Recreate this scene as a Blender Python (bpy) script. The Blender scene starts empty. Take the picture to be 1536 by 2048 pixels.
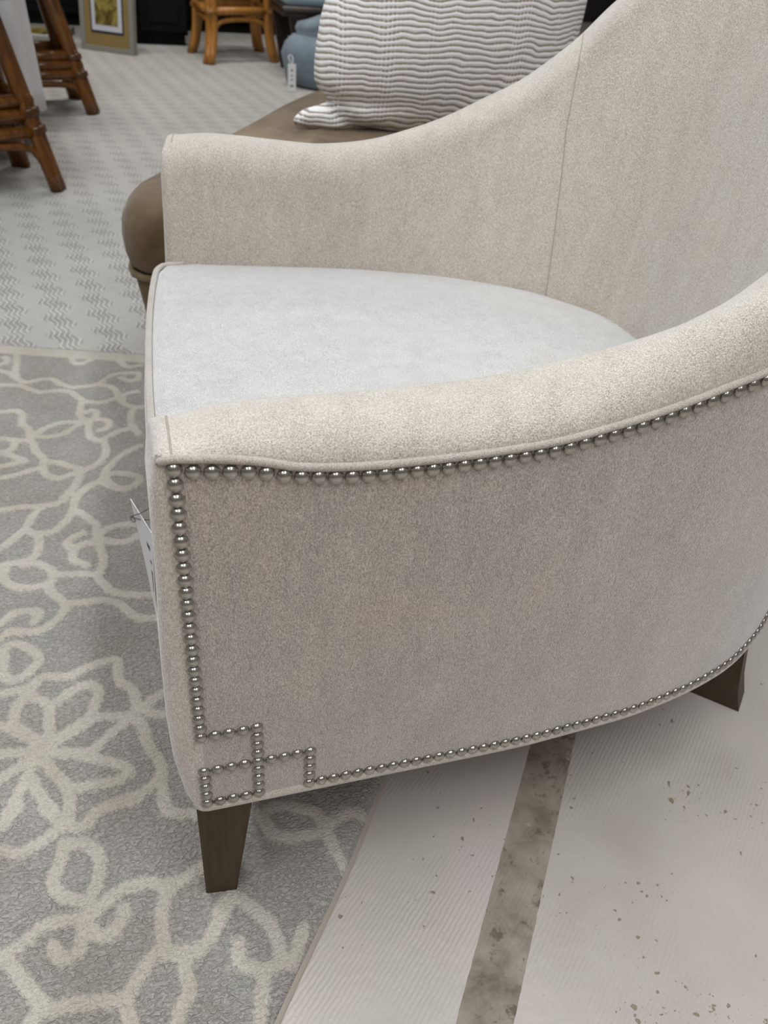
import bpy, bmesh, math, random
import numpy as np
from mathutils import Vector, Matrix

# ------------------------------------------------------------------ camera, light, exposure
scene = bpy.context.scene
C = scene.collection
scene.view_settings.view_transform = 'Standard'
scene.view_settings.look = 'None'
scene.view_settings.gamma = 1.0
scene.view_settings.use_curve_mapping = False
scene.view_settings.exposure = -0.42

PITCH, YAW, ROLL = 0.64558, 0.33713, 0.09378
fw = Vector((math.sin(YAW)*math.cos(PITCH), math.cos(YAW)*math.cos(PITCH), -math.sin(PITCH)))
r0 = Vector((math.cos(YAW), -math.sin(YAW), 0)); u0 = r0.cross(fw)
rt = r0*math.cos(ROLL) + u0*math.sin(ROLL)
up = u0*math.cos(ROLL) - r0*math.sin(ROLL)
cam_d = bpy.data.cameras.new('camera'); cam = bpy.data.objects.new('camera', cam_d); C.objects.link(cam)
M4 = Matrix.Identity(4)
for i in range(3):
    M4[i][0], M4[i][1], M4[i][2] = rt[i], up[i], -fw[i]
M4.translation = Vector((-0.00909, -0.44296, 0.85387))
cam.matrix_world = M4
cam_d.sensor_fit = 'VERTICAL'; cam_d.sensor_height = 36.0; cam_d.lens = 36.0*1600/2048
cam_d.clip_start = 0.02
cam_d.dof.use_dof = True; cam_d.dof.focus_distance = 0.72; cam_d.dof.aperture_fstop = 9.0
scene.camera = cam

world = bpy.data.worlds.new('showroom_light'); scene.world = world; world.use_nodes = True
world.node_tree.nodes['Background'].inputs[0].default_value = (1.0, 0.93, 0.86, 1)
world.node_tree.nodes['Background'].inputs[1].default_value = 0.27

def area(name, loc, size, power, color=(1, .97, .93), rot=(0, 0, 0)):
    l = bpy.data.lights.new(name, 'AREA'); l.shape = 'RECTANGLE'; l.size, l.size_y = size
    l.energy = power; l.color = color
    o = bpy.data.objects.new(name, l); o.location = loc; o.rotation_euler = rot; C.objects.link(o); return o
# rows of fluorescent ceiling tubes
area('ceiling_tube_light', (-0.7, 1.3, 3.1), (0.25, 2.6), 74, (.90, .96, 1))
area('ceiling_tube_light', (0.75, -0.5, 3.1), (0.25, 2.2), 56, (.90, .96, 1))
area('ceiling_tube_light', (-0.9, -1.6, 3.1), (0.25, 2.6), 50, (.96, .97, 1))
area('ceiling_tube_light', (0.9, -2.6, 3.1), (0.25, 2.6), 40, (.96, .97, 1))
area('ceiling_tube_light', (0.2, 4.6, 3.1), (2.6, 0.25), 100, (1, .97, .95))

# ------------------------------------------------------------------ helpers
def mesh_obj(name, verts, faces, mat=None, parent=None, smooth=True, mats=None):
    me = bpy.data.meshes.new(name)
    me.from_pydata([tuple(map(float, v)) for v in verts], [], faces)
    me.validate(); me.update()
    if smooth: me.polygons.foreach_set('use_smooth', [True]*len(me.polygons))
    for m in (mats or ([mat] if mat else [])): me.materials.append(m)
    o = bpy.data.objects.new(name, me); C.objects.link(o)
    if parent is not None: o.parent = parent
    return o
def bm_obj(name, bm, mat, parent=None, smooth=False):
    bmesh.ops.recalc_face_normals(bm, faces=bm.faces[:])
    me = bpy.data.meshes.new(name); bm.to_mesh(me); bm.free()
    if smooth: me.polygons.foreach_set('use_smooth', [True]*len(me.polygons))
    for m in (mat if isinstance(mat, list) else [mat]): me.materials.append(m)
    o = bpy.data.objects.new(name, me); C.objects.link(o)
    if parent is not None: o.parent = parent
    return o
def empty(name, label, cat, loc=(0, 0, 0), rz=0, group=None):
    o = bpy.data.objects.new(name, None); C.objects.link(o); o.location = loc; o.rotation_euler = (0, 0, rz)
    o.empty_display_size = .05
    o['label'] = label; o['category'] = cat
    if group: o['group'] = group
    return o
def tag(o, label, cat, group=None):
    o['label'] = label; o['category'] = cat
    if group: o['group'] = group
    return o
def box(bm, lo, hi, mtx=None, bevel=0, seg=2):
    g = bmesh.ops.create_cube(bm, size=1)['verts']
    c = [(a+b)/2 for a, b in zip(lo, hi)]; s = [b-a for a, b in zip(lo, hi)]
    for v in g: v.co = Vector((v.co.x*s[0]+c[0], v.co.y*s[1]+c[1], v.co.z*s[2]+c[2]))
    if bevel:
        es = list({e for v in g for e in v.link_edges})
        r = bmesh.ops.bevel(bm, geom=es, offset=bevel, segments=seg, affect='EDGES', profile=.5)
        g = list({v for f in r['faces'] for v in f.verts} | {v for v in g if v.is_valid})
    if mtx is not None:
        for v in g: v.co = mtx @ v.co
    return g
def hexa(bm, bot, top, bevel=0):
    vs = [bm.verts.new(p) for p in list(bot)+list(top)]
    fs = [(3, 2, 1, 0), (4, 5, 6, 7)]+[(i, (i+1) % 4, 4+(i+1) % 4, 4+i) for i in range(4)]
    F = [bm.faces.new([vs[i] for i in f]) for f in fs]
    if bevel:
        bmesh.ops.bevel(bm, geom=list({e for f in F for e in f.edges}), offset=bevel, segments=2, affect='EDGES', profile=.5)
def tube_data(pts, rad, n=10, closed=False, cap=True):
    pts = [Vector(p) for p in pts]; N = len(pts)
    rads = rad if hasattr(rad, '__len__') else [rad]*N
    V = []; F = []; prev = None
    for i, p in enumerate(pts):
        a = pts[(i-1) % N] if (closed or i > 0) else p
        b = pts[(i+1) % N] if (closed or i < N-1) else p
        t = (b-a).normalized()
        if prev is None:
            ref = Vector((0, 0, 1)) if abs(t.z) < .9 else Vector((1, 0, 0))
            s = t.cross(ref).normalized()
        else:
            s = (prev - t*prev.dot(t)).normalized()
        prev = s; q = t.cross(s)
        for k in range(n):
            an = 2*math.pi*k/n
            V.append(p + (s*math.cos(an)+q*math.sin(an))*rads[i])
    for i in range(N if closed else N-1):
        for k in range(n):
            j = (i+1) % N
            F.append((i*n+k, i*n+(k+1) % n, j*n+(k+1) % n, j*n+k))
    if cap and not closed:
        F.append(tuple(range(n))[::-1]); F.append(tuple(range((N-1)*n, N*n)))
    return V, F
def merge(*vf):
    V = []; F = []
    for v, f in vf:
        o = len(V); V += list(v); F += [tuple(i+o for i in q) for q in f]
    return V, F
def catmull(pts, n=8, closed=False):
    P = [np.array(p, float) for p in pts]; out = []; N = len(P)
    rng = range(N) if closed else range(N-1)
    for i in rng:
        p1, p2 = P[i], P[(i+1) % N]
        p0 = P[(i-1) % N] if (closed or i > 0) else 2*p1-p2
        p3 = P[(i+2) % N] if (closed or i < N-2) else 2*p2-p1
        for k in range(n):
            t = k/n
            out.append(.5*((2*p1)+(p2-p0)*t+(2*p0-5*p1+4*p2-p3)*t*t+(3*p1-p0-3*p2+p3)*t**3))
    if not closed: out.append(P[-1])
    return np.array(out)
def resample(P, n, closed=False):
    P = np.array(P, float)
    if closed: P = np.vstack([P, P[:1]])
    s = np.r_[0, np.cumsum(np.linalg.norm(np.diff(P, axis=0), axis=1))]
    t = np.linspace(0, s[-1], n+1)[:-1] if closed else np.linspace(0, s[-1], n)
    return np.array([np.interp(t, s, P[:, k]) for k in range(P.shape[1])]).T

# ------------------------------------------------------------------ materials
class NT:
    def __init__(s, name):
        s.m = bpy.data.materials.new(name); s.m.use_nodes = True; s.t = s.m.node_tree; s.n = s.t.nodes
        s.b = s.n['Principled BSDF']; s.co = s.n.new('ShaderNodeTexCoord')
    def link(s, a, b): s.t.links.new(a, b)
    def map(s, scale=(1, 1, 1), rot=(0, 0, 0), src='Object', loc=(0, 0, 0)):
        m = s.n.new('ShaderNodeMapping'); m.inputs['Scale'].default_value = scale; m.inputs['Rotation'].default_value = rot
        m.inputs['Location'].default_value = loc
        s.link(s.co.outputs[src] if isinstance(src, str) else src, m.inputs[0]); return m.outputs[0]
    def noise(s, vec, scale, detail=2, rough=.5, dist=0):
        n = s.n.new('ShaderNodeTexNoise'); n.inputs['Scale'].default_value = scale; n.inputs['Detail'].default_value = detail
        n.inputs['Roughness'].default_value = rough; n.inputs['Distortion'].default_value = dist
        s.link(vec, n.inputs['Vector']); return n.outputs[0]
    def voro(s, vec, scale, feat='F1', out='Distance', rnd=1):
        n = s.n.new('ShaderNodeTexVoronoi'); n.feature = feat; n.inputs['Scale'].default_value = scale
        n.inputs['Randomness'].default_value = rnd
        s.link(vec, n.inputs['Vector']); return n.outputs[out]
    def ramp(s, fac, stops):
        r = s.n.new('ShaderNodeValToRGB'); e = r.color_ramp.elements
        while len(e) < len(stops): e.new(.5)
        for x, (p, c) in zip(e, stops):
            x.position = p; x.color = (c if hasattr(c, '__len__') else (c, c, c))[:3]+(1,) if hasattr(c, '__len__') else (c, c, c, 1)
        s.link(fac, r.inputs[0]); return r.outputs[0]
    def mix(s, fac, a, b, mode='MIX'):
        m = s.n.new('ShaderNodeMix'); m.data_type = 'RGBA'; m.blend_type = mode
        if hasattr(fac, 'links') or hasattr(fac, 'is_output'): s.link(fac, m.inputs[0])
        else: m.inputs[0].default_value = fac
        for v, k in ((a, 6), (b, 7)):
            if hasattr(v, 'is_output'): s.link(v, m.inputs[k])
            else: m.inputs[k].default_value = tuple(v)+(1,) if len(v) == 3 else v
        return m.outputs[2]
    def math(s, op, a, b=0, c=None):
        m = s.n.new('ShaderNodeMath'); m.operation = op
        for k, v in enumerate((a, b) if c is None else (a, b, c)):
            if hasattr(v, 'is_output'): s.link(v, m.inputs[k])
            else: m.inputs[k].default_value = v
        return m.outputs[0]
    def col(s, v):
        if hasattr(v, 'is_output'): s.link(v, s.b.inputs['Base Color'])
        else: s.b.inputs['Base Color'].default_value = tuple(v)+(1,)
    def bump(s, h, dist=.001, strength=1, prev=None):
        b = s.n.new('ShaderNodeBump'); b.inputs['Distance'].default_value = dist; b.inputs['Strength'].default_value = strength
        s.link(h, b.inputs['Height'])
        if prev is not None: s.link(prev, b.inputs['Normal'])
        s.link(b.outputs[0], s.b.inputs['Normal']); return b.outputs[0]
    def set(s, **k):
        for a, v in k.items():
            s.b.inputs[{'rough': 'Roughness', 'metal': 'Metallic', 'sheen': 'Sheen Weight', 'sheenr': 'Sheen Roughness',
                        'spec': 'Specular IOR Level', 'coat': 'Coat Weight', 'coatr': 'Coat Roughness'}[a]].default_value = v
        return s.m
def lin(r, g, b):
    f = lambda c: (c/255/12.92) if c/255 <= .04045 else ((c/255+.055)/1.055)**2.4
    return (f(r), f(g), f(b))

def fabric(name, base, grain=1.0, vertical=True, bumpd=.0006, blotch=.5):
    n = NT(name)
    v = n.map((1, 1, .55) if vertical else (1, 1, 1))
    fine = n.noise(v, 1000*grain, 2, .6)
    weave = n.noise(n.map((1, 1, .16)), 1300*grain, 1, .5)
    weft = n.noise(n.map((.22, .22, 1)), 1500*grain, 1, .5)
    h = n.math('ADD', n.math('MULTIPLY', fine, 1.0), n.math('ADD', n.math('MULTIPLY', weave, .7), n.math('MULTIPLY', weft, .5)))
    big = n.noise(n.map(), 7, 3, .55, .4)
    mid = n.noise(n.map((1, 1, .35)), 45, 3, .6)
    b = np.array(base)
    c1 = n.ramp(big, [(.3, tuple(b*(.93, .95, .97))), (.5, tuple(b)), (.72, tuple(b*(1.06, 1.02, 1.01)))])
    c = n.mix(blotch, base, c1)
    c = n.mix(.35, c, n.ramp(mid, [(.35, .42), (.65, .58)]), 'OVERLAY')
    c = n.mix(.75, c, n.ramp(fine, [(.34, .26), (.66, .72)]), 'OVERLAY')
    c = n.mix(.4, c, n.ramp(weave, [(.3, .3), (.7, .7)]), 'OVERLAY')
    n.col(c); n.bump(h, bumpd*1.3, 1)
    n.set(rough=.9, sheen=.8, sheenr=.42, spec=.15)
    n.b.inputs['Sheen Tint'].default_value = (1, 1, 1, 1)
    return n.m
FAB = fabric('cream_chenille', lin(200, 191, 179))
FABP = fabric('cream_chenille_piping', lin(186, 177, 165), 1.3, False)

n = NT('pewter_nail'); n.col(n.ramp(n.noise(n.map(), 160, 2), [(.3, (.34, .33, .29)), (.7, (.56, .55, .50))]))
NAIL = n.set(metal=1, rough=.24)

n = NT('grey_brown_stained_wood')
g = n.noise(n.map((60, 60, 4)), 3, 4, .6)
n.col(n.ramp(g, [(.3, lin(58, 46, 28)), (.7, lin(74, 61, 39))])); n.bump(g, .0003, .4)
LEGM = n.set(rough=.5, spec=.3)
n = NT('black_dust_cover'); n.col((.02, .02, .02)); DUST = n.set(rough=.95)
n = NT('seam_thread'); n.col(lin(168, 157, 142)); THREAD = n.set(rough=.9)

# ------------------------------------------------------------------ floor and room shell
DX, DY = 0.593, 0.805            # direction shared by the rug edge and the bare strip
NX, NY = DY, -DX
def floor_mat():
    n = NT('white_painted_concrete')
    s = n.n.new('ShaderNodeSeparateXYZ'); n.link(n.co.outputs['Object'], s.inputs[0])
    b = n.math('ADD', n.math('MULTIPLY', s.outputs[0], NX), n.math('MULTIPLY', s.outputs[1], NY))
    edge = n.noise(n.map(), 60, 3, .6)
    bb = n.math('ADD', b, n.math('MULTIPLY', n.math('SUBTRACT', edge, .5), .0022))
    inside = n.math('LESS_THAN', n.math('ABSOLUTE', n.math('SUBTRACT', bb, .2965)), .0265)
    conc = n.ramp(n.noise(n.map(), 17, 6, .65, .3), [(.28, lin(92, 82, 68)), (.5, lin(140, 130, 116)), (.75, lin(165, 157, 144))])
    conc = n.mix(n.ramp(n.noise(n.map(), 42, 5, .7), [(.55, 0), (.63, .75)]), conc, lin(84, 74, 62))
    conc = n.mix(n.ramp(n.noise(n.map(loc=(3, 1, 0)), 70, 3, .6), [(.66, 0), (.7, .6)]), conc, lin(178, 170, 158))
    paint = n.ramp(n.noise(n.map(), 5, 3, .5), [(.3, lin(172, 163, 154)), (.5, lin(183, 175, 167)), (.7, lin(190, 179, 173))])
    chip = n.noise(n.map(), 95, 2, .5)
    where = n.noise(n.map(loc=(5.2, 1.3, 0)), 9, 2, .5)
    cm = n.ramp(n.math('ADD', chip, n.math('MULTIPLY', where, .45)), [(.94, 0), (.955, .85)])
    chip2 = n.noise(n.map(loc=(2, 7, 0)), 230, 1, .5)
    cm2 = n.ramp(n.math('ADD', chip2, n.math('MULTIPLY', where, .3)), [(.90, 0), (.92, .7)])
    paint = n.mix(cm, paint, lin(128, 116, 92)); paint = n.mix(cm2, paint, lin(132, 122, 108))
    n.col(n.mix(inside, paint, conc))
    w = n.n.new('ShaderNodeTexWave'); w.inputs['Scale'].default_value = 62; w.inputs['Distortion'].default_value = 2.2
    w.inputs['Detail'].default_value = 2; w.inputs['Detail Scale'].default_value = 1.2
    n.link(n.map(rot=(0, 0, math.radians(48))), w.inputs[0])
    patch = n.ramp(n.noise(n.map(loc=(1, 2, 0)), 4, 2), [(.42, 0), (.62, 1)])
    h = n.math('ADD', n.math('MULTIPLY', n.math('MULTIPLY', w.outputs[1], patch), .5), n.math('MULTIPLY', n.noise(n.map(), 55, 4, .6), 1.0))
    h = n.math('ADD', h, n.math('MULTIPLY', inside, -1.2))
    h = n.math('ADD', h, n.math('MULTIPLY', cm, -.7))
    n.bump(h, .0011, .8)
    r = n.ramp(inside, [(0, .42), (1, .75)]); n.link(r, n.b.inputs['Roughness'])
    return n.m
bm = bmesh.new(); box(bm, (-7, -5, -.1), (7, 9, 0)); o = bm_obj('floor', bm, floor_mat()); o['kind'] = 'structure'
n = NT('charcoal_painted_wall'); n.col(n.ramp(n.noise(n.map(), 6, 3), [(.3, (.012, .011, .010)), (.7, (.02, .018, .016))])); WALL = n.set(rough=.9)
bm = bmesh.new(); box(bm, (-7, 8.9, 0), (7, 9, 3.4)); o = bm_obj('wall_back', bm, WALL); o['kind'] = 'structure'
bm = bmesh.new(); box(bm, (-7, 2, 0), (-6.9, 9, 3.4)); o = bm_obj('wall_left', bm, WALL); o['kind'] = 'structure'

# ------------------------------------------------------------------ armchair
A = math.radians(4.5); CA, SA = math.cos(A), math.sin(A)
def loc(x, y): return (x*CA - y*SA, x*SA + y*CA)
chair = empty('armchair', 'large cream chenille barrel armchair trimmed with pewter nailheads, standing in the foreground', 'armchair', (0, 0, 0), -A)
W = .86
near = [(.001, 0), (.15, .0118), (.299, .0235), (.359, .031), (.416, .0395), (.449, .045), (.482, .053), (.520, .0635), (.559, .077),
        (.594, .092), (.627, .111), (.668, .140), (.705, .174), (.738, .215), (.764, .27), (.781, .34), (.787, .43)]
full = near + [(u, W-v) for u, v in near[-2::-1]]
NS = 300
O = resample(catmull(full, 10), NS)
Tn = np.gradient(O, axis=0); Tn /= np.linalg.norm(Tn, axis=1)[:, None]
Nn = np.stack([-Tn[:, 1], Tn[:, 0]], 1)          # inward normal
SL = np.r_[0, np.cumsum(np.linalg.norm(np.diff(O, axis=0), axis=1))]
cu = [-.02, .005, .044, .093, .157, .215, .288, .375, .443, .501, .559, .60, .65, .70, .745, .79]
cz = [.010, .015, .021, .021, .0185, .0180, .028, .054, .085, .118, .168, .216, .27, .32, .355, .375]
wu = [-.01, .049, .083, .118, .155, .212, .271, .311, .366, .422, .455, .50, .56, .62, .68, .74, .79]
wz = [.0070, .0, -.008, -.0118, -.013, -.012, -.008, -.001, .010, .025, .034, .052, .085, .13, .18, .225, .25]
def smooth_interp(u, xs, ys):
    c = catmull(list(zip(xs, ys)), 8); return np.interp(u, c[:, 0], c[:, 1])
zC = smooth_interp(O[:, 0], cu, cz)+.555
zW = smooth_interp(O[:, 0], wu, wz)+.555+.0018*np.clip((.075-O[:, 0])/.05, 0, 1)
tS = np.interp(O[:, 0], [0, .25, .4, .54, .65, .787], [.073, .073, .088, .115, .14, .165])
tT = np.interp(O[:, 0], [0, .25, .4, .6, .787], [.070, .080, .062, .070, .10])
cO = np.interp(O[:, 0], [0, .1, .2, .3, .45, .6, .787], [.036, .040, .054, .052, .020, .022, .05])
ZB = .171
def section(i):
    zw, zc, tt, ts, c = zW[i], zC[i], tT[i], tS[i], cO[i]
    P = [(.03, ZB+.004), (.014, ZB), (.005, ZB), (.0008, ZB+.006)]
    P += [(0, z) for z in np.linspace(ZB+.012, zw-.004, 14)]
    P += [(.0005, zw)]
    iw = len(P)-1
    for th in np.linspace(8, 90, 10):
        th = math.radians(th); P.append((c*(1-math.cos(th)), zw+(zc-zw)*math.sin(th)))
    r = .045
    for th in np.linspace(12, 90, 8):
        th = math.radians(th); P.append((c+(tt-c)*math.sin(th), zc-r*(1-math.cos(th))))
    z1 = zc-r
    for k in range(1, 11):
        f = k/10; P.append((tt+(ts-tt)*f**.8, z1+(.36-z1)*f))
    P += [(ts, .30), (ts, .20)]
    return P, iw
V = []; F1 = []; F2 = []
secs = [section(i) for i in range(NS)]
iw = secs[0][1]; K = len(secs[0][0])
for i in range(NS):
    for d, z in secs[i][0]:
        V.append((O[i, 0]+Nn[i, 0]*d, O[i, 1]+Nn[i, 1]*d, z))
for i in range(NS-1):
    for k in range(K-1):
        q = (i*K+k, (i+1)*K+k, (i+1)*K+k+1, i*K+k+1)
        (F1 if k < iw else F2).append(q)
fz = [ZB-.01, ZB, .185, .235, .295, .375, .455, .525, .563, .60]
fx = [-.0125, -.0135, -.0155, -.022, -.0235, -.0215, -.0175, -.0155, -.010, -.0085]
def cap(end):
    i = 0 if end == 0 else NS-1
    P = secs[i][0]; base = i*K; prev = list(range(base, base+K)); sg = 1
    tt = tS[i]
    for th in (18, 36, 54, 72, 90):
        a = math.radians(th); r = .013; ins = r*(1-math.cos(a)); cur = []
        for d, z in P:
            dd = min(max(d, ins), tt-ins); zz = min(max(z, ZB+ins), zC[i]-ins)
            fwd = (.001-np.interp(z, fz, fx)+.0024)*math.sin(a)
            V.append((O[i, 0]+Nn[i, 0]*dd-fwd, O[i, 1]+Nn[i, 1]*dd, zz)); cur.append(len(V)-1)
        for k in range(K-1):
            F2.append((prev[k], prev[k+1], cur[k+1], cur[k]) if end == 0 else (prev[k+1], prev[k], cur[k], cur[k+1]))
        prev = cur
    # flat front of the arm
    from mathutils.geometry import tessellate_polygon
    poly = [Vector((V[q][1], V[q][2], 0)) for q in prev]
    for t in tessellate_polygon([poly]):
        F2.append(tuple(prev[q] for q in t))
cap(0); cap(1)
def sub(name, faces, mat):
    used = sorted({i for f in faces for i in f}); mp = {a: b for b, a in enumerate(used)}
    return mesh_obj(name, [V[i] for i in used], [tuple(mp[i] for i in f) for f in faces], mat, chair)
FABS = fabric('cream_chenille_side_shaded', lin(180, 169, 159), 1.0, True, .0007, .8)  # same chenille, darkened: nap and the panel's shade put into the colour
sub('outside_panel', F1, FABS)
ab = sub('arms_and_back', F2, FAB)

def path(d, zf, i0=0, i1=NS, step=1):
    return [(O[i, 0]+Nn[i, 0]*d, O[i, 1]+Nn[i, 1]*d, zf(i)) for i in list(range(i0, i1, step))+([i1-1] if (i1-1-i0) % step else [])]
for nm, d, zf, r in (('top_welt', -.0012, lambda i: zW[i]+.0012, .0031),):
    P = path(d, zf)
    pre = [(P[0][0]-.0095, P[0][1]+.006, P[0][2]-.006), (P[0][0]-.0075, P[0][1]+.0018, P[0][2]-.0025), (P[0][0]-.004, P[0][1], P[0][2]-.0003)]
    post = [(x, W-y, z) for x, y, z in pre[::-1]]
    v, f = tube_data(pre+P+post, r, 10); mesh_obj(nm, v, f, FABP, chair)
P = path(.0012, lambda i: ZB+.0045)
pre = [(-.0085, .012, ZB+.0055), (-.0085, .007, ZB+.005), (-.0068, .0035, ZB+.0045), (-.0035, .0018, ZB+.0045)]
v, f = tube_data(pre+P+[(x, W-y, z) for x, y, z in pre[::-1]], .0052, 10); mesh_obj('bottom_welt', v, f, FABP, chair)

# stitched seams
def inner_surface_seam(i0_):
    out = []; m_ = K-2-(iw+11); sg = -1 if i0_ > NS/2 else 1
    for k in range(iw+11, K-2):
        x = i0_+sg*(5.0*max(0, k-iw-20)/(m_-9)); i = int(x); f = x-i
        p = [np.array((O[j, 0]+Nn[j, 0]*(secs[j][0][k][0]+.0002), O[j, 1]+Nn[j, 1]*(secs[j][0][k][0]+.0002), secs[j][0][k][1])) for j in (i, i+1)]
        out.append(p[0]*(1-f)+p[1]*f)
    return out
i_far = max(i for i in range(NS) if O[i, 1] > W/2 and O[i, 0] > .568)
for i in (i_far, NS-1-i_far):
    v, f = tube_data(inner_surface_seam(i), .0007, 6); o = mesh_obj('back_seam', v, f, THREAD, chair)
s0 = [(O[0, 0]+Nn[0, 0]*(d-.0001)-.0012, O[0, 1]+Nn[0, 1]*d, z+.0002) for d, z in secs[0][0][iw+2:iw+13]]
for m in (0, 1):
    v, f = tube_data([(x, W-y if m else y, z) for x, y, z in s0], .0007, 6); mesh_obj('mitre_seam', v, f, THREAD, chair)

# seat cushion
i_in = [i for i in range(NS) if O[i, 0] > .012]
side = [(O[i, 0]+Nn[i, 0]*(tS[i]-.002), O[i, 1]+Nn[i, 1]*(tS[i]-.002)) for i in i_in]
side = [p for p in side]
front = [(-.008, W-.0765), (-.026, W-.079), (-.035, W-.090), (-.040, W-.115), (-.0435, W-.20), (-.044, .56), (-.041, .43), (-.036, .33), (-.030, .23), (-.0255, .15), (-.022, .105), (-.017, .088), (-.004, .0765)]
outl = resample(catmull(side[::6]+front, 6, True), 220, True)
cen = np.array([.27, W/2])
dn = np.roll(outl, -1, 0)-np.roll(outl, 1, 0); dn /= np.linalg.norm(dn, axis=1)[:, None]
inw = np.stack([-dn[:, 1], dn[:, 0]], 1)
if ((cen-outl)*inw).sum() < 0: inw = -inw
CUSH = fabric('cream_chenille_seat_toplit', lin(194, 192, 189), .9, False, .0004, .35)  # same chenille, cooler: overhead light on the seat put into its colour
V3 = []; F3 = []; prof = [(.034, .316), (.020, .325), (.004, .338), (-.006, .356), (-.0085, .370), (-.006, .384), (.0, .393), (.006, .398), (.010, .4015)]
for ins, z in prof:
    for p, q in zip(outl, inw): V3.append((p[0]+q[0]*ins, p[1]+q[1]*ins, z))
last = outl+inw*.010
TT = [.03, .07, .13, .22, .34, .48, .64, .82, 1]
for t in TT:
    for p in last:
        q = p+(cen-p)*t; V3.append((q[0], q[1], (.4015+.021*(1-(1-t)**3))))
R = len(prof)+9
for r in range(R-1):
    for k in range(220):
        F3.append((r*220+k, r*220+(k+1) % 220, (r+1)*220+(k+1) % 220, (r+1)*220+k))
mesh_obj('seat_cushion', V3, F3, CUSH, chair)
fr = [i for i in range(220) if outl[i, 0] < .01]
k0 = next(k for k in range(220) if outl[k, 0] < .01 and outl[k-1, 0] >= .01)
ordr = [(k0+j) % 220 for j in range(len(fr))]
for z, r in ((.3985, .0042),):
    v, f = tube_data([(outl[k, 0]-inw[k, 0]*.001, outl[k, 1]-inw[k, 1]*.001, z) for k in ordr], r, 10)
    mesh_obj('cushion_piping', v, f, FABP, chair)

# front rail under the cushion, dust cover
V4 = []; F4 = []; ys = np.linspace(.05, W-.05, 30); rp = [(.03, ZB), (.006, ZB), (0, ZB+.005), (-.002, ZB+.04), (0, .318), (.01, .325), (.04, .325)]
for y in ys:
    bow = .004-.003*math.sin(math.pi*(y-.05)/(W-.1))
    for d, z in rp: V4.append((bow+d, y, z))
for i in range(29):
    for k in range(len(rp)-1): F4.append((i*len(rp)+k, i*len(rp)+k+1, (i+1)*len(rp)+k+1, (i+1)*len(rp)+k))
mesh_obj('front_rail', V4, F4, FAB, chair)
dc = [(O[i, 0]+Nn[i, 0]*.012, O[i, 1]+Nn[i, 1]*.012, ZB+.003) for i in range(0, NS, 5)]
nD = len(dc); dc2 = [(x, y, z+.004) for x, y, z in dc]
mesh_obj('dust_cover', dc+dc2, [tuple(range(nD))[::-1], tuple(range(nD, 2*nD))]+[(i, (i+1) % nD, nD+(i+1) % nD, nD+i) for i in range(nD)], DUST, chair, smooth=False)

# legs
def leg(bot, top):
    bm = bmesh.new(); hexa(bm, bot, top, .0016); return bm_obj('leg', bm, LEGM, chair)
z0, z1 = .0108, ZB+.006
fb = [(-.0105, .004), (.0215, .003), (.0225, .036), (-.0095, .037)]; ft = [(-.0105, .0035), (.0425, .0025), (.0435, .052), (-.0095, .053)]
leg([(x, y, z0) for x, y in fb], [(x, y, z1) for x, y in ft])
leg([(x, W-y, z0) for x, y in fb[::-1]], [(x, W-y, z1) for x, y in ft[::-1]])
rb = [loc(*p) for p in [(.727, .094), (.758, .123), (.701, .178), (.671, .149)]]
rtp = [loc(*p) for p in [(.685, .108), (.722, .142), (.652, .205), (.617, .168)]]
for mir in (0, 1):
    lv = []
    bm = bmesh.new(); rings = []
    for t in (0, .2, .4, .6, .8, 1):
        s = t**.75; ring = []
        for a, b in zip(rb, rtp):
            x = a[0]+(b[0]-a[0])*s; y = a[1]+(b[1]-a[1])*s
            ring.append(bm.verts.new((x, W-y if mir else y, t*(ZB+.01))))
        rings.append(ring)
    for a, b in zip(rings, rings[1:]):
        for k in range(4): bm.faces.new((a[k], a[(k+1) % 4], b[(k+1) % 4], b[k]))
    bm.faces.new(rings[0][::-1]); bm.faces.new(rings[-1])
    bmesh.ops.bevel(bm, geom=[e for e in bm.edges if len(e.link_faces) == 2 and e.calc_face_angle(0) > .6], offset=.0018, segments=2, affect='EDGES')
    bm_obj('leg', bm, LEGM, chair)

# nailheads
S = .012
def lathe(prof, n=14):
    V = []; F = []
    for r, z in prof:
        for k in range(n): V.append((r*math.cos(2*math.pi*k/n), r*math.sin(2*math.pi*k/n), z))
    for i in range(len(prof)-1):
        for k in range(n): F.append((i*n+k, i*n+(k+1) % n, (i+1)*n+(k+1) % n, (i+1)*n+k))
    F.append(tuple(range((len(prof)-1)*n, len(prof)*n))); return V, F
nprof = [(.0050, -.0006), (.0058, .0)]+[(.0058*math.cos(a), .0040*math.sin(a)) for a in np.radians([18, 36, 52, 66, 78, 87])]
nv, nf = lathe(nprof, 16)
def outer_at(s):
    s = max(s, 0); u = np.interp(s, SL, O[:, 0]); v = np.interp(s, SL, O[:, 1])
    nx = np.interp(s, SL, Nn[:, 0]); ny = np.interp(s, SL, Nn[:, 1]); return u, v, nx, ny
def nail_mtx(s, z, mir=False, jit=0):
    u, v, nx, ny = outer_at(s)
    if s < 0: u += s
    nz = Vector((-nx, -ny, 0)).normalized()
    if mir: v = W-v; nz.y = -nz.y
    x = Vector((0, 0, 1)).cross(nz).normalized(); y = nz.cross(x)
    M = Matrix((x, y, nz)).transposed().to_4x4()
    M = M @ Matrix.Rotation(random.uniform(-.05, .05)+jit, 4, 'X') @ Matrix.Rotation(random.uniform(-.05, .05), 4, 'Y')
    M.translation = Vector((u, v, z))+nz*.0006; return M
random.seed(5)
slots = []
def add(i, j): slots.append((i*S, .555+j*S))
for j in range(24): add(0, -j)
for i in range(1, 5): add(i, -23)
for j in range(24, 32): add(4, -j)
for i in (0, 1, 2, 3, 5, 6, 7, 8): add(i, -27)
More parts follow.
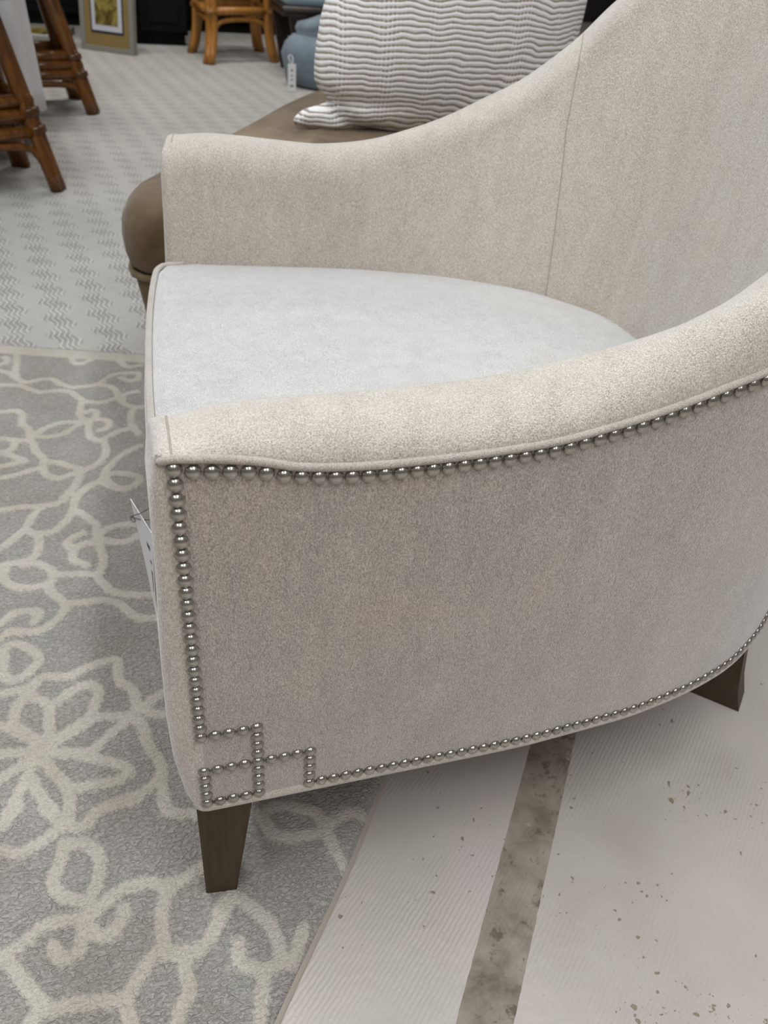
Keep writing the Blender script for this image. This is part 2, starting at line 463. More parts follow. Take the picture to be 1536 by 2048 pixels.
for j in range(28, 32): add(8, -j)
for j in range(28, 32): add(0, -j)
for i in (1, 2, 3): add(i, -31)
half = SL[-1]/2
for i in range(9, int(half/S)+1): add(i, -31)
i = 1
while i*S < half:
    s = i*S; u = outer_at(s)[0]
    slots.append((s, float(smooth_interp(u, wu, wz))+.555-.0072)); i += 1
Rot = Matrix.Rotation(-A, 4, 'Z'); camp = cam.matrix_world.translation
mats_ = [(nail_mtx(s-.0008, z+random.uniform(-.0003, .0003)), s) for s, z in slots]
seen = [m for m in mats_ if m[1] < .62]
seen.sort(key=lambda m: ((Rot @ m[0]).translation-camp).length)
proto = None
for m, s in seen[:100]:
    if proto is None: o = proto = mesh_obj('nailhead', nv, nf, NAIL, chair)
    else:
        o = proto.copy(); C.objects.link(o); o.parent = chair
    o.matrix_local = m
rest = [m for m, s in seen[100:]]+[m for m, s in mats_ if s >= .62]+[nail_mtx(s, z, True) for s, z in slots]
# the nails across the lower front rail of the arm
for z in (.555-31*S, .555-29*S): 
    M = Matrix(((0, 0, -1, -.0145), (1, 0, 0, .012), (0, 1, 0, z), (0, 0, 0, 1))); rest.append(M)
VV = []; FF = []
for M in rest:
    o_ = len(VV); VV += [M @ Vector(p) for p in nv]; FF += [tuple(q+o_ for q in f) for f in nf]
o = mesh_obj('nailheads', VV, FF, NAIL, chair); o['kind'] = 'stuff'

# ------------------------------------------------------------------ floral rug
VINES = '''-308,1234 -290,1222 -275,1201 -263,1181 -249,1175 -227,1183 -203,1182 -186,1159 -165,1142 -148,1140 -113,1146 -86,1180 -62,1188 -34,1187\n-281,1325 -277,1278 -277,1235 -273,1201\n-303,1171 -266,1163 -245,1145 -221,1128 -189,1130 -164,1120 -142,1084 -120,1070 -100,1069 -77,1081 -63,1076\n-113,1146 -87,1133 -75,1113 -69,1082 -54,1097 -33,1103\n-71,1078 -60,1054 -40,1039 -28,1037\n-40,1039 -49,1011 -49,967 -38,938\n-142,1079 -145,1050 -145,1018 -130,1001 -120,1006 -114,1029 -124,1039 -134,1032\n-130,1001 -108,1002 -91,989 -95,966 -109,961\n-128,995 -130,960 -124,936 -109,923 -90,938 -73,951 -53,958 -45,966\n-137,996 -174,1000 -200,990 -223,967 -220,954 -195,952 -173,959 -152,983 -137,996\n-102,922 -98,888 -102,864 -120,839 -140,823 -147,791 -156,771 -171,749\n-294,1057 -264,1060 -251,1038 -251,1006 -239,989 -234,962 -236,944 -286,959\n-233,943 -225,927 -222,905 -208,882 -205,851 -201,827 -180,810 -156,819 -142,830\n-202,867 -181,860 -159,843 -143,833\n-258,947 -263,916 -279,911\n-282,912 -260,894 -238,875 -253,869 -278,863\n-209,848 -234,839 -255,830 -275,827\n-38,893 -65,872 -88,841 -101,816 -105,793 -127,778 -144,759 -151,740\n-101,806 -76,808 -43,789 -53,765 -74,759 -93,778 -101,799\n-185,1302 -167,1284 -162,1253 -143,1246 -119,1268 -97,1270\n-65,1250 -50,1218 -22,1220\n-277,1329 -261,1312 -229,1318\n-310,1263 -298,1271 -297,1291 -306,1297\n-63,1167 -46,1151 -29,1162 -28,1186\n-146,799 -155,773 -172,739 -197,731 -233,734 -268,731\n-201,731 -216,706 -223,679 -240,653 -260,628\n-224,670 -206,649 -203,620 -210,596 -233,590 -256,586\n-211,656 -186,657 -167,675 -154,707 -151,739 -136,766 -114,783 -100,791\n-106,785 -87,765 -69,754 -49,768\n-145,705 -129,683 -116,659 -116,632 -111,602 -106,573 -110,549 -117,540 -141,545 -174,551 -186,567 -203,581 -224,582\n-113,632 -102,647 -81,656 -50,654\n-113,626 -90,613 -69,611 -49,625\n-137,645 -156,634 -161,620 -152,610 -132,618 -115,614\n-151,610 -152,582 -142,572 -132,564\n-248,576 -251,561 -237,538 -213,528 -189,531 -180,539 -181,553\n-182,535 -183,517 -168,494 -161,478 -162,466 -178,444 -196,434 -215,436 -230,441 -244,429\n-161,483 -133,480 -109,480 -85,467 -70,443 -55,430 -31,427\n-117,537 -106,514 -93,494 -61,481 -28,476\n-246,458 -233,474 -218,478 -198,474 -196,462 -201,453\n-239,407 -226,415 -209,406 -193,386 -196,367 -214,350 -228,351 -236,371 -235,392 -239,407\n-236,328 -217,329 -200,332 -182,346 -154,340 -128,352 -95,358 -90,344 -89,318 -73,299 -70,276 -75,258 -119,264\n-187,237 -177,223\n-186,225 -176,233\n-173,244 -175,274 -177,298 -196,315 -200,329\n-175,298 -165,300 -148,315 -128,320 -115,308 -119,287 -127,268 -146,252 -167,239\n-119,264 -134,255 -166,236\n-75,254 -102,234 -125,213 -165,221\n-164,218 -134,210 -107,194 -81,177 -96,164 -125,165 -148,167 -164,189 -177,210\n-203,319 -214,304 -216,278 -204,261 -185,241\n-232,275 -215,265 -188,241\n-229,233 -195,228\n-190,219 -208,208 -226,196\n-190,213 -197,191 -207,164 -214,147\n-169,195 -154,174 -148,155 -149,132\n-192,192 -179,162 -167,142\n-69,251 -62,229 -57,204 -46,180 -46,158 -63,144 -82,138 -104,134 -119,129\n-46,158 -45,131 -42,113\n-62,264 -48,278 -29,287\n-62,264 -46,254 -30,248\n-204,155 -212,142 -221,133\n-176,148 -161,128 -154,117 -148,127 -148,151\n-218,104 -200,97 -184,101 -168,110 -154,119 -135,113 -123,121 -110,131 -86,133 -73,134\n-153,97 -129,90 -117,73 -116,54 -123,33 -129,25 -146,32 -162,49 -162,61 -156,77 -153,97\n-209,-12 -194,-6 -176,6 -163,11 -140,9 -122,12 -109,22 -91,30 -70,31 -51,25 -36,25 -22,30 -11,35\n-130,1 -134,-13 -137,-24 -149,-28 -157,-21 -161,-13\n-126,-2 -117,-13 -105,-13 -95,-3 -93,7\n-201,-17 -191,-32 -181,-48 -169,-64 -163,-71 -148,-72 -126,-74 -96,-82 -90,-102\n-168,-69 -179,-79\n-43,20 -52,9 -57,-16 -57,-38 -71,-50 -85,-66 -96,-82\n-56,-47 -38,-50 -22,-50 -6,-33 7,-8\n-39,-51 -37,-71 -36,-89 -45,-103 -49,-113\n-46,127 -41,111 -28,104 -10,100\n62,82 68,58 83,48 106,46 126,48 124,69 107,79 80,90 62,84\n128,50 146,59 159,63 175,56\n129,46 132,23 139,2\n14,-9 4,-23 -6,-36 -22,-52\n14,-5 28,-14 46,-37 54,-57 54,-77\n16,-54 14,-68 22,-78 38,-85 56,-82 64,-84\n38,-86 32,-103 29,-115 25,-131\n82,-55 75,-68 67,-82'''
segs = []
for ln in VINES.split('\n'):
    P = np.array([[float(t) for t in q.split(',')] for q in ln.split()])/1000
    if len(P) > 2: P = catmull(P, 3)
    segs.append(P)
B0 = .1115
def to_ab(p): return np.stack([p[..., 0]*DX+p[..., 1]*DY, p[..., 0]*NX+p[..., 1]*NY], -1)
def to_xy(a, b): return np.stack([a*DX+b*NX, a*DY+b*NY], -1)
far_line = lambda x: 1.276-.286*x            # where the pale carpet begins
bs = np.r_[np.linspace(-1.55, -1.12, 30), np.arange(-1.11, -.8, .0058), np.arange(-.798, B0-.012, .0040), [B0-.009, B0-.005, B0-.002, B0]]
nb = len(bs)
def a_far(b):   # a*DY+b*NY = 1.276-.286*(a*DX+b*NX)
    return (1.276-b*NY-.286*b*NX)/(DY+.286*DX)
na = 540
a0 = -.75
Agr = np.zeros((na, nb)); 
for j, b in enumerate(bs):
    e = min(a_far(b)-.004, 1.75)
    Agr[:, j] = np.linspace(a0, e, na)
Bgr = np.tile(bs, (na, 1))
XY = to_xy(Agr, Bgr)
# a little waviness of the cut edge
XY[..., 0] += np.clip((Bgr-(B0-.05))/.05, 0, 1)*.003*np.sin(Agr*17)
dist = np.full((na, nb), 1.0)
flat = XY.reshape(-1, 2)
def stamp(P, wid):
    global dist
    df = dist.reshape(-1)
    for p, q in zip(P[:-1], P[1:]):
        lo = np.minimum(p, q)-.02; hi = np.maximum(p, q)+.02
        idx = np.nonzero((flat[:, 0] > lo[0]) & (flat[:, 0] < hi[0]) & (flat[:, 1] > lo[1]) & (flat[:, 1] < hi[1]))[0]
        if not len(idx): continue
        d = q-p; L = (d*d).sum()+1e-12
        t = np.clip(((flat[idx]-p)@d)/L, 0, 1)
        dd = np.linalg.norm(flat[idx]-(p+t[:, None]*d), axis=1)/wid
        df[idx] = np.minimum(df[idx], dd)
rng = random.Random(3)
for P in segs: stamp(P, .0082)
for dx, dy in ((-.37, -.04), (-.74, .03), (-1.11, -.02), (-1.46, .04), (.40, .30), (.40, .95), (.10, -1.5), (-.27, -1.54), (-.64, -1.47), (-1.0, -1.5), (.48, -1.2)):
    for P in segs:
        Q = P+np.array([dx, dy]); seen_l = -.245-.085*(Q[:, 1]+.08)
        if ((Q[:, 0] > seen_l) & (Q[:, 0] < .24) & (Q[:, 1] > -.24) & ~((Q[:, 0] > .03) & (Q[:, 1] > .22)) & (Q[:, 1] < 1.4)).any(): continue
        stamp(Q, .0082)
# bound pale border beside the pale carpet
bd = np.abs(XY[..., 1]-far_line(XY[..., 0])+.028)/.022
dist = np.minimum(dist, bd)
vine = np.clip((1.2-dist)/.35, 0, 1)
hgt = .0105+.0034*np.clip((1.25-dist)/.6, 0, 1)**.7
hgt -= .0024*np.exp(-((dist-1.38)/.16)**2)
hgt -= np.clip((Bgr-(B0-.012))/.012, 0, 1)**2*.009
Z = hgt
vs = np.concatenate([XY.reshape(-1, 2), Z.reshape(-1, 1)], 1)
ii = (np.arange(na-1)[:, None]*nb+np.arange(nb-1)[None]).reshape(-1)
fs = np.stack([ii, ii+1, ii+nb+1, ii+nb], 1)
# skirt down to the floor
vs = list(map(tuple, vs)); fs = [tuple(f[::-1]) for f in fs.tolist()]
loop = [k for k in range(nb)]+[r*nb+nb-1 for r in range(1, na)]+[(na-1)*nb+k for k in range(nb-2, -1, -1)]+[r*nb for r in range(na-2, 0, -1)]
st = len(vs)
for k in loop: vs.append((vs[k][0], vs[k][1], .0004))
nl = len(loop)
for k in range(nl): fs.append((loop[k], loop[(k+1) % nl], st+(k+1) % nl, st+k))
fs.append(tuple(range(st, st+nl))[::-1])
def rug_mat():
    n = NT('hooked_wool_pile')
    at = n.n.new('ShaderNodeAttribute'); at.attribute_name = 'vine'
    lp = n.voro(n.map((1, 1.5, .2), (0, 0, math.radians(20))), 210, rnd=.9)
    lp2 = n.noise(n.map(), 420, 2, .6)
    big = n.noise(n.map(), 6, 3, .5)
    grey = n.ramp(big, [(.3, lin(126, 121, 122)), (.5, lin(135, 134, 137)), (.7, lin(136, 139, 144))])
    grey = n.mix(.8, grey, n.ramp(lp, [(.15, .64), (.6, .2)]), 'OVERLAY')
    cream = n.ramp(n.noise(n.map(), 11, 3), [(.35, lin(174, 166, 152)), (.65, lin(190, 183, 171))])
    cream = n.mix(.4, cream, n.ramp(lp2, [(.3, .35), (.7, .65)]), 'OVERLAY')
    n.col(n.mix(at.outputs['Fac'], grey, cream))
    worm = n.math('ABSOLUTE', n.math('SUBTRACT', n.noise(n.map((1, 1.7, .2), (0, 0, math.radians(20))), 150, 1, .5, .6), .5))
    grey = n.mix(.75, grey, n.ramp(worm, [(.0, .22), (.07, .56)]), 'OVERLAY')
    inv = n.math('ADD', n.math('SUBTRACT', 1, lp), n.math('MINIMUM', n.math('MULTIPLY', worm, 7), 1))
    h = n.math('ADD', n.math('MULTIPLY', inv, n.math('SUBTRACT', 1, n.math('MULTIPLY', at.outputs['Fac'], .75))), n.math('MULTIPLY', lp2, .5))
    n.bump(h, .003, 1); n.set(rough=.95, sheen=.25, spec=.1); return n.m
rug = mesh_obj('area_rug', vs, fs, rug_mat())
att = rug.data.attributes.new('vine', 'FLOAT', 'POINT')
vals = np.concatenate([vine.reshape(-1), np.zeros(nl)]).astype(np.float32); att.data.foreach_set('value', vals)
tag(rug, 'grey area rug with raised cream vines and flowers under the front of the armchair', 'rug')

n = NT('rug_backing'); n.col(lin(160, 150, 139)); BACK = n.set(rough=.95)
aa = np.linspace(-.75, 1.2, 90); V_, F_ = [], []
for a in aa:
    wv = .003*math.sin(a*17)
    for b_, z_ in ((B0-.006, .0005), (B0-.006, .0045), (B0+.001, .0035), (B0+.004, .0018), (B0+.005, .0005)):
        p = to_xy(a, b_); V_.append((p[0]+wv, p[1], z_))
F_ = [(5*i+k, 5*i+k+1, 5*(i+1)+k+1, 5*(i+1)+k) for i in range(89) for k in range(4)]
mesh_obj('backing_edge', V_, F_, BACK, rug)

# ------------------------------------------------------------------ pale patterned carpet
def carpet_mat():
    n = NT('pale_zigzag_carpet')
    v = n.map(rot=(0, 0, math.radians(-8.5)))
    s = n.n.new('ShaderNodeSeparateXYZ'); n.link(v, s.inputs[0])
    x, y = s.outputs[0], s.outputs[1]
    S1 = lambda a, f, ph=0: n.math('SINE', n.math('ADD', n.math('MULTIPLY', a, f), ph))
    wob = n.math('MULTIPLY', S1(y, 2*math.pi/.05), .0042)
    nz = n.math('MULTIPLY', n.math('SUBTRACT', n.noise(v, 25, 2), .5), .012)
    lines = S1(n.math('ADD', n.math('ADD', x, wob), nz), 2*math.pi/.0125)
    m1 = n.math('MULTIPLY', n.math('ADD', S1(n.math('ADD', x, n.math('MULTIPLY', S1(y, 2*math.pi/.1), .012)), 2*math.pi/.1), .25), 1.3)
    m2 = n.math('ADD', n.math('MULTIPLY', S1(y, 2*math.pi/.1, 1.2), .4), .75)
    mask = n.math('MULTIPLY', n.ramp(m1, [(.1, 0), (.6, 1)]), m2)
    dash = n.noise(n.map((8, 70, 1)), 4, 2)
    h = n.math('ADD', n.math('MULTIPLY', n.math('MULTIPLY', lines, mask), .9), n.math('MULTIPLY', dash, .35))
    base = n.ramp(n.noise(n.map(), 2.5, 4, .55), [(.3, lin(172, 169, 163)), (.7, lin(183, 180, 174))])
    c = n.mix(.7, base, n.ramp(h, [(.0, .30), (.5, .60)]), 'OVERLAY')
    n.col(c); n.bump(h, .0034, .9); n.set(rough=.95, sheen=.2, spec=.1); return n.m
cx = np.linspace(-5, 4.5, 60)
top = [(x, far_line(x)+.0, .0085) for x in cx]
V5 = top+[(x, 7.6, .0085) for x in cx]+[(x, y, 0.0003) for x, y, z in top]+[(x, 7.6, .0003) for x in cx]
n_ = 60; F5 = []
for k in range(n_-1):
    F5.append((k, k+1, n_+k+1, n_+k)); F5.append((k, 2*n_+k, 2*n_+k+1, k+1)); F5.append((n_+k, n_+k+1, 3*n_+k+1, 3*n_+k)); F5.append((2*n_+k, 3*n_+k, 3*n_+k+1, 2*n_+k+1))
F5.append((0, n_, 3*n_, 2*n_)); F5.append((n_-1, 3*n_-1, 4*n_-1, 2*n_-1))
car = mesh_obj('woven_carpet', V5, F5, carpet_mat(), smooth=False)
tag(car, 'pale greige carpet with an embossed zigzag pattern stretching to the back of the room', 'carpet')
n = NT('tan_binding_tape'); n.col(lin(120, 106, 84)); BIND = n.set(rough=.9)
v, f = tube_data([(x, far_line(x)-.0015, .0062) for x in cx], .0035, 8); mesh_obj('edge_binding', v, f, BIND, car)

# ------------------------------------------------------------------ brown ottoman
def suede():
    n = NT('brown_nubuck'); a = n.noise(n.map(), 5, 4, .6, .6); b = n.noise(n.map((1, 1, .3)), 34, 3, .6)
    c = n.ramp(a, [(.3, lin(74, 58, 38)), (.5, lin(100, 82, 58)), (.72, lin(128, 108, 82))])
    n.col(n.mix(.3, c, n.ramp(b, [(.3, .38), (.7, .62)]), 'OVERLAY')); n.bump(n.math('ADD', n.math('MULTIPLY', b, .2), n.noise(n.map((1, .5, 1)), 9, 2, .5, .5)), .018, .6)
    return n.set(rough=.7, sheen=.2, sheenr=.5, spec=.25)
SU = suede()
plan = [(-.025, .985), (-.012, 1.07), (.03, 1.15), (.13, 1.33), (.26, 1.56), (.41, 1.83), (.56, 2.03), (.8, 2.18), (1.1, 2.15), (1.32, 1.85), (1.34, 1.4),
        (1.2, 1.05), (.95, .955), (.6, .925), (.3, .915), (.1, .912), (.02, .92), (-.014, .945)]
pl = resample(catmull(plan, 8, True), 160, True); oc = np.array([.62, 1.5])
dn = np.roll(pl, -1, 0)-np.roll(pl, 1, 0); dn /= np.linalg.norm(dn, axis=1)[:, None]
ow = np.stack([-dn[:, 1], dn[:, 0]], 1)
if ((oc-pl)*ow).sum() < 0: ow = -ow
ott = empty('ottoman', 'large brown nubuck ottoman with a rolled top, behind the far arm of the armchair', 'ottoman', (oc[0], oc[1], 0))
def rings(prof, tail=None):
    V = []; 
    for ins, z in prof: V += [(p[0]+q[0]*ins-oc[0], p[1]+q[1]*ins-oc[1], z) for p, q in zip(pl, ow)]
    R = len(prof); F = [(r*160+k, r*160+(k+1) % 160, (r+1)*160+(k+1) % 160, (r+1)*160+k) for r in range(R-1) for k in range(160)]
    if tail:
        base = [(p[0]+q[0]*prof[-1][0], p[1]+q[1]*prof[-1][0]) for p, q in zip(pl, ow)]
        for t, z in tail:
            o_ = len(V)
            for p in base:
                x = p[0]+(oc[0]-p[0])*t; y = p[1]+(oc[1]-p[1])*t
                V.append((x-oc[0], y-oc[1], z+.006*math.sin(x*17)*math.sin(math.pi*min(1, t*1.5))))
            F += [(o_-160+k, o_-160+(k+1) % 160, o_+(k+1) % 160, o_+k) for k in range(160)]
    return V, F
v, f = rings([(.020, .322), (.008, .332), (.002, .352), (0, .380), (.003, .405), (.012, .424), (.026, .438), (.045, .446)],
             [(.06, .450), (.14, .455), (.26, .456), (.4, .454), (.55, .457), (.7, .455), (.85, .457), (.97, .455), (1, .455)])
mesh_obj('cushion_top', v, f, SU, ott)
v, f = rings([(.07, .045), (.055, .05), (.038, .16), (.022, .26), (.014, .312), (.022, .322)]); mesh_obj('base', v, f, SU, ott)
v, f = tube_data([(p[0]+q[0]*.010-oc[0], p[1]+q[1]*.010-oc[1], .318) for p, q in zip(pl, ow)], .0065, 8, closed=True); mesh_obj('piping', v, f, SU, ott)
for k in (8, 48, 88, 128):
    p = pl[k]+ow[k]*.10-oc; bm = bmesh.new(); box(bm, (p[0]-.025, p[1]-.025, .0085), (p[0]+.025, p[1]+.025, .06), bevel=.003); bm_obj('foot', bm, LEGM, ott)

# ------------------------------------------------------------------ striped pillow
def stripe_mat():
    n = NT('pleated_stripe_cloth')
    s = n.n.new('ShaderNodeSeparateXYZ'); n.link(n.co.outputs['Object'], s.inputs[0])
    w1 = n.math('SUBTRACT', n.noise(n.map((1, 1, .8)), 9, 2, .5), .5); w2 = n.math('SUBTRACT', n.noise(n.map((1, 1, .6), loc=(3, 0, 0)), 28, 1, .5), .5)
    z = n.math('ADD', s.outputs[2], n.math('ADD', n.math('MULTIPLY', w1, .040), n.math('MULTIPLY', w2, .005)))
    st = n.math('SINE', n.math('MULTIPLY', z, 2*math.pi/.0110))
    br = n.noise(n.map((1, 1, 3)), 60, 2, .5)
    band = n.ramp(n.noise(n.map((1, 0, 0)), 14, 2, .6), [(.45, 0), (.6, 1)])
    dots = n.math('MULTIPLY', n.math('SINE', n.math('MULTIPLY', s.outputs[0], 2*math.pi/.0085)), n.math('MULTIPLY', band, .35))
    f = n.math('ADD', n.math('ADD', st, dots), n.math('MULTIPLY', n.math('SUBTRACT', br, .5), 1.1))
    fac = n.ramp(n.math('ADD', n.math('MULTIPLY', f, .5), .5), [(.10, 0), (.42, 1)])
    n.col(n.mix(fac, lin(148, 138, 125), lin(232, 230, 228)))
    n.bump(n.math('MULTIPLY', n.math('ADD', st, 1), .5), .0016, .6); n.set(rough=.85, sheen=.2, spec=.2); return n.m
PIL = stripe_mat()
pz = [.432, .448, .470, .490, .520, .570, .640, .700, .80, .93, 1.02, 1.035]
plx = [.362, .352, .372, .430, .402, .400, .412, .427, .43, .42, .42, .46]
prx = [1.00, 1.02, 1.01, 1.0, .995, .995, 1.005, 1.012, 1.015, 1.02, 1.03, .98]
def pillow(loc_):
    nu, nv_ = 70, 80; V = []; F = []
    zc = catmull(list(zip(pz, plx)), 6); zr = catmull(list(zip(pz, prx)), 6)
    for side_ in (-1, 1):
        for i in range(nv_+1):
            t = i/nv_; z = .434+.60*t
            l = np.interp(z, zc[:, 0], zc[:, 1]); r = np.interp(z, zr[:, 0], zr[:, 1])
            for j in range(nu+1):
                a = j/nu; x = l+(r-l)*a; uu = 2*a-1; vv = 2*t-1
                th = .105*(max(0, 1-uu**2)**.55)*(max(0, 1-abs(vv)**2.4)**.5)
                # diagonal crease towards the lower left ear
                cr = math.exp(-(((x-.44)*.8+(z-.475)*1.0)/.022)**2)*math.exp(-((x-.44)**2+(z-.47)**2)/.003)
                th = max(0, th-.022*cr)+.0015
                V.append((x-.71, side_*th+.10*(z-.434), z-.434+(.004*math.sin(x*40) if i < 3 else 0)))
        o_ = 0 if side_ < 0 else (nu+1)*(nv_+1)
        for i in range(nv_):
            for j in range(nu):
                q = (o_+i*(nu+1)+j, o_+i*(nu+1)+j+1, o_+(i+1)*(nu+1)+j+1, o_+(i+1)*(nu+1)+j)
                F.append(q if side_ < 0 else q[::-1])
    o = mesh_obj('throw_pillow', V, F, PIL)
    bm = bmesh.new(); bm.from_mesh(o.data); bmesh.ops.remove_doubles(bm, verts=bm.verts, dist=.0035); bm.to_mesh(o.data); bm.free()
    o.location = loc_; return o
pil = pillow((.71, 1.42, .456))
tag(pil, 'cream throw pillow with wavy taupe stripes leaning upright on the brown ottoman', 'pillow')

# ------------------------------------------------------------------ price tag and pin on the armchair front
n = NT('white_card'); n.col(lin(226, 227, 228)); CARD = n.set(rough=.6)
n = NT('tag_ink'); n.col(lin(70, 72, 74)); INK = n.set(rough=.7)
n = NT('pin_steel'); n.col((.32, .30, .28)); STEEL = n.set(metal=1, rough=.3)
def sheet(name, P00, P10, P01, P11, th, mat, parent=None, off=0):
    P = [Vector(p) for p in (P00, P10, P11, P01)]; nrm = (P[1]-P[0]).cross(P[3]-P[0]).normalized()
    bm = bmesh.new(); hexa(bm, [p+nrm*off for p in P], [p+nrm*(off+th) for p in P]); return bm_obj(name, bm, mat, parent)
TLc, TRc = Vector((-.0315, .060, .492)), Vector((-.0187, .0165, .4915))
BLc, BRc = Vector((-.0264, .0605, .4135)), Vector((-.0232, .017, .4125))
t = empty('price_tag', 'white printed price tag pinned to the front of the cream armchair', 'tag', tuple(BLc))
org = Vector(BLc)
sheet('card', TLc-org, TRc-org, BLc-org, BRc-org, .0005, CARD, t)
def on_card(a, b): return (TLc*(1-a)+TRc*a)*(1-b)+(BLc*(1-a)+BRc*a)*b-org
def print_line(b0, b1, a0_, a1_):
    return on_card(a0_, b0), on_card(a1_, b0), on_card(a0_, b1), on_card(a1_, b1)
nrm = (TRc-TLc).cross(BLc-TLc).normalized()
bm = bmesh.new()
rng = random.Random(8)
rows_ = [(.22, .265, .15, .85)]+[(.33+.05*k, .355+.05*k, .10, rng.uniform(.6, .92)) for k in range(3)]+[(.49+.036*k, .512+.036*k, .08, .94) for k in range(7)]+[(.80, .87, .2, .9)]
for b0, b1, a0_, a1_ in rows_:
    a = a0_
    while a < a1_:
        w_ = rng.uniform(.04, .12)
        for off, s_ in ((-.0002, 1), (.0006, 1)):
            P = print_line(b0, b1, a, min(a+w_, a1_)); P = [P[0], P[1], P[3], P[2]]
            hexa(bm, [p+nrm*off for p in P], [p+nrm*(off+.0001) for p in P])
        a += w_+.012
bm_obj('print', bm, INK, t)
pin = []
lc = Vector((-.0312, .049, .4815))
e1 = Vector((.0140, -.0200, .0235)); e2 = Vector((.0140, -.0200, .0130))
dirn = e1.normalized(); upv = Vector((0, 0, 1)); dirh = Vector((e1.x, e1.y, 0)).normalized()
for k in range(0, 15):
    an = math.radians(110+k*30); pin.append(lc+(dirh*math.cos(an)+upv*math.sin(an))*.0026+Vector((.0003, .0002, 0))*(k/7-1))
pts = [lc+e1]+[lc+e1*.5+Vector((0, 0, .0004))]+pin+[lc+e2*.5+Vector((0, 0, -.0008))]+[lc+e2]
v, f = tube_data([p-lc for p in pts], .00045, 8); pn = mesh_obj('safety_pin', v, f, STEEL); pn.location = lc
tag(pn, 'small steel safety pin holding the white price tag on the armchair', 'pin')

# ------------------------------------------------------------------ rattan stools
def rattan(name, a, b):
    n = NT(name); s = n.noise(n.map((30, 30, 3)), 2, 3, .6)
    n.col(n.ramp(s, [(.3, a), (.7, b)])); return n.set(rough=.28, spec=.5)
RD = rattan('dark_rattan', lin(74, 41, 8), lin(114, 70, 20)); RL = rattan('honey_rattan', lin(138, 88, 30), lin(178, 124, 58))
RB = rattan('rattan_wrap', lin(58, 32, 12), lin(84, 50, 22)); RBL = rattan('honey_rattan_wrap', lin(120, 78, 32), lin(160, 112, 52))
n = NT('cream_stool_cushion'); n.col(lin(190, 180, 165)); SC = n.set(rough=.9)
def stool(feet, label, seat_z, ratio, mat, wrap, rr=.017, rung=(.17, .215), rung2=None, arch=.15, flare=0, group=None, zf=.0085, seat_r=.2):
    F = [Vector((x, y, zf)) for x, y in feet]; c = sum(F, Vector())/4
    r = empty('rattan_bar_stool', label, 'stool', tuple(c))
    T = [Vector((c.x+(p.x-c.x)*ratio, c.y+(p.y-c.y)*ratio, seat_z)) for p in F]
    def at(i, z):
        t = (z-zf)/(seat_z-zf); p = F[i]*(1-t)+T[i]*t
        if flare:
            o_ = (F[i]-c); o_.z = 0; p = p-o_*flare*(min(1, t*3.2)**.6)*(1-t)
            p = Vector((p.x, p.y, z))
        return p
    for i in range(4):
        nx_ = (F[(i+1) % 4]-F[i]).normalized(); px_ = (F[(i-1) % 4]-F[i]).normalized()
        parts = []
        for d_ in (nx_, px_):
            P = [at(i, z)+d_*rr*.9-c for z in np.linspace(zf+.002, seat_z, 12)]
            parts.append(tube_data(P, rr, 10))
        v, f = merge(*parts); lg = mesh_obj('leg', v, f, mat, r)
        for zz in rung:
            off_ = (nx_+px_)*rr*.45; p = at(i, zz)-c+off_; q = at(i, zz+.02)-c+off_
            v, f = tube_data([p+(q-p)*k/4+Vector((0, 0, 0)) for k in range(5)], rr*1.68, 14); mesh_obj('binding', v, f, wrap, lg)
    for i in range(4):
        j = (i+1) % 4
        for zz in (rung2 or [z+.015 for z in rung]):
            v, f = tube_data([at(i, zz)-c, at(j, zz)-c], rr*.95, 10); mesh_obj('rung', v, f, mat, r)
        z_ = arch; a_, b_ = at(i, z_)-c, at(j, z_)-c; lo_a, lo_b = at(i, z_-.11)-c, at(j, z_-.11)-c; d_ = (b_-a_)
        P = catmull([lo_a+d_*.05, a_+d_*.09-Vector((0, 0, .035)), a_+d_*.2+Vector((0, 0, -.004)), a_+d_*.5+Vector((0, 0, .006)), b_-d_*.2+Vector((0, 0, -.004)), b_-d_*.09-Vector((0, 0, .035)), lo_b-d_*.05], 5)
        v, f = tube_data(P, rr*.55, 8); mesh_obj('arched_brace', v, f, mat, r)
    ring = [Vector((seat_r*math.cos(k*math.pi/16), seat_r*math.sin(k*math.pi/16), seat_z)) for k in range(32)]
    v, f = merge(tube_data(ring, rr*1.3, 10, closed=True), tube_data([p+Vector((0, 0, rr*2)) for p in ring], rr*1.3, 10, closed=True)); mesh_obj('seat_frame', v, f, mat, r)
    v, f = lathe([(seat_r*.2, seat_z+.01), (seat_r*.98, seat_z+.01), (seat_r, seat_z+.03), (seat_r*.96, seat_z+.075), (seat_r*.7, seat_z+.09), (.01, seat_z+.095)], 32); mesh_obj('seat_cushion', v, f, SC, r)
    return r
stool([(-.215, 2.545), (-.36, 2.86), (-.67, 2.70), (-.53, 2.39)], 'dark brown rattan bar stool nearest the camera at the left edge', .575, .42, RD, RB, .021, (.235, .183), (.28, .24, .19), .15)
stool([(-.100, 3.72), (-.185, 4.07), (-.54, 3.98), (-.455, 3.62)], 'dark brown rattan bar stool behind the white draped table', .60, .28, RD, RB, .023, (.215, .15), (.235, .165, .20), .125)
stool([(.545, 5.14), (.48, 5.60), (.97, 5.76), (1.01, 5.32)], 'light honey rattan stool standing in front of the black cabinets', .62, .80, RL, RBL, .024, (.27,), (.285,), .235, .16, zf=.0085)

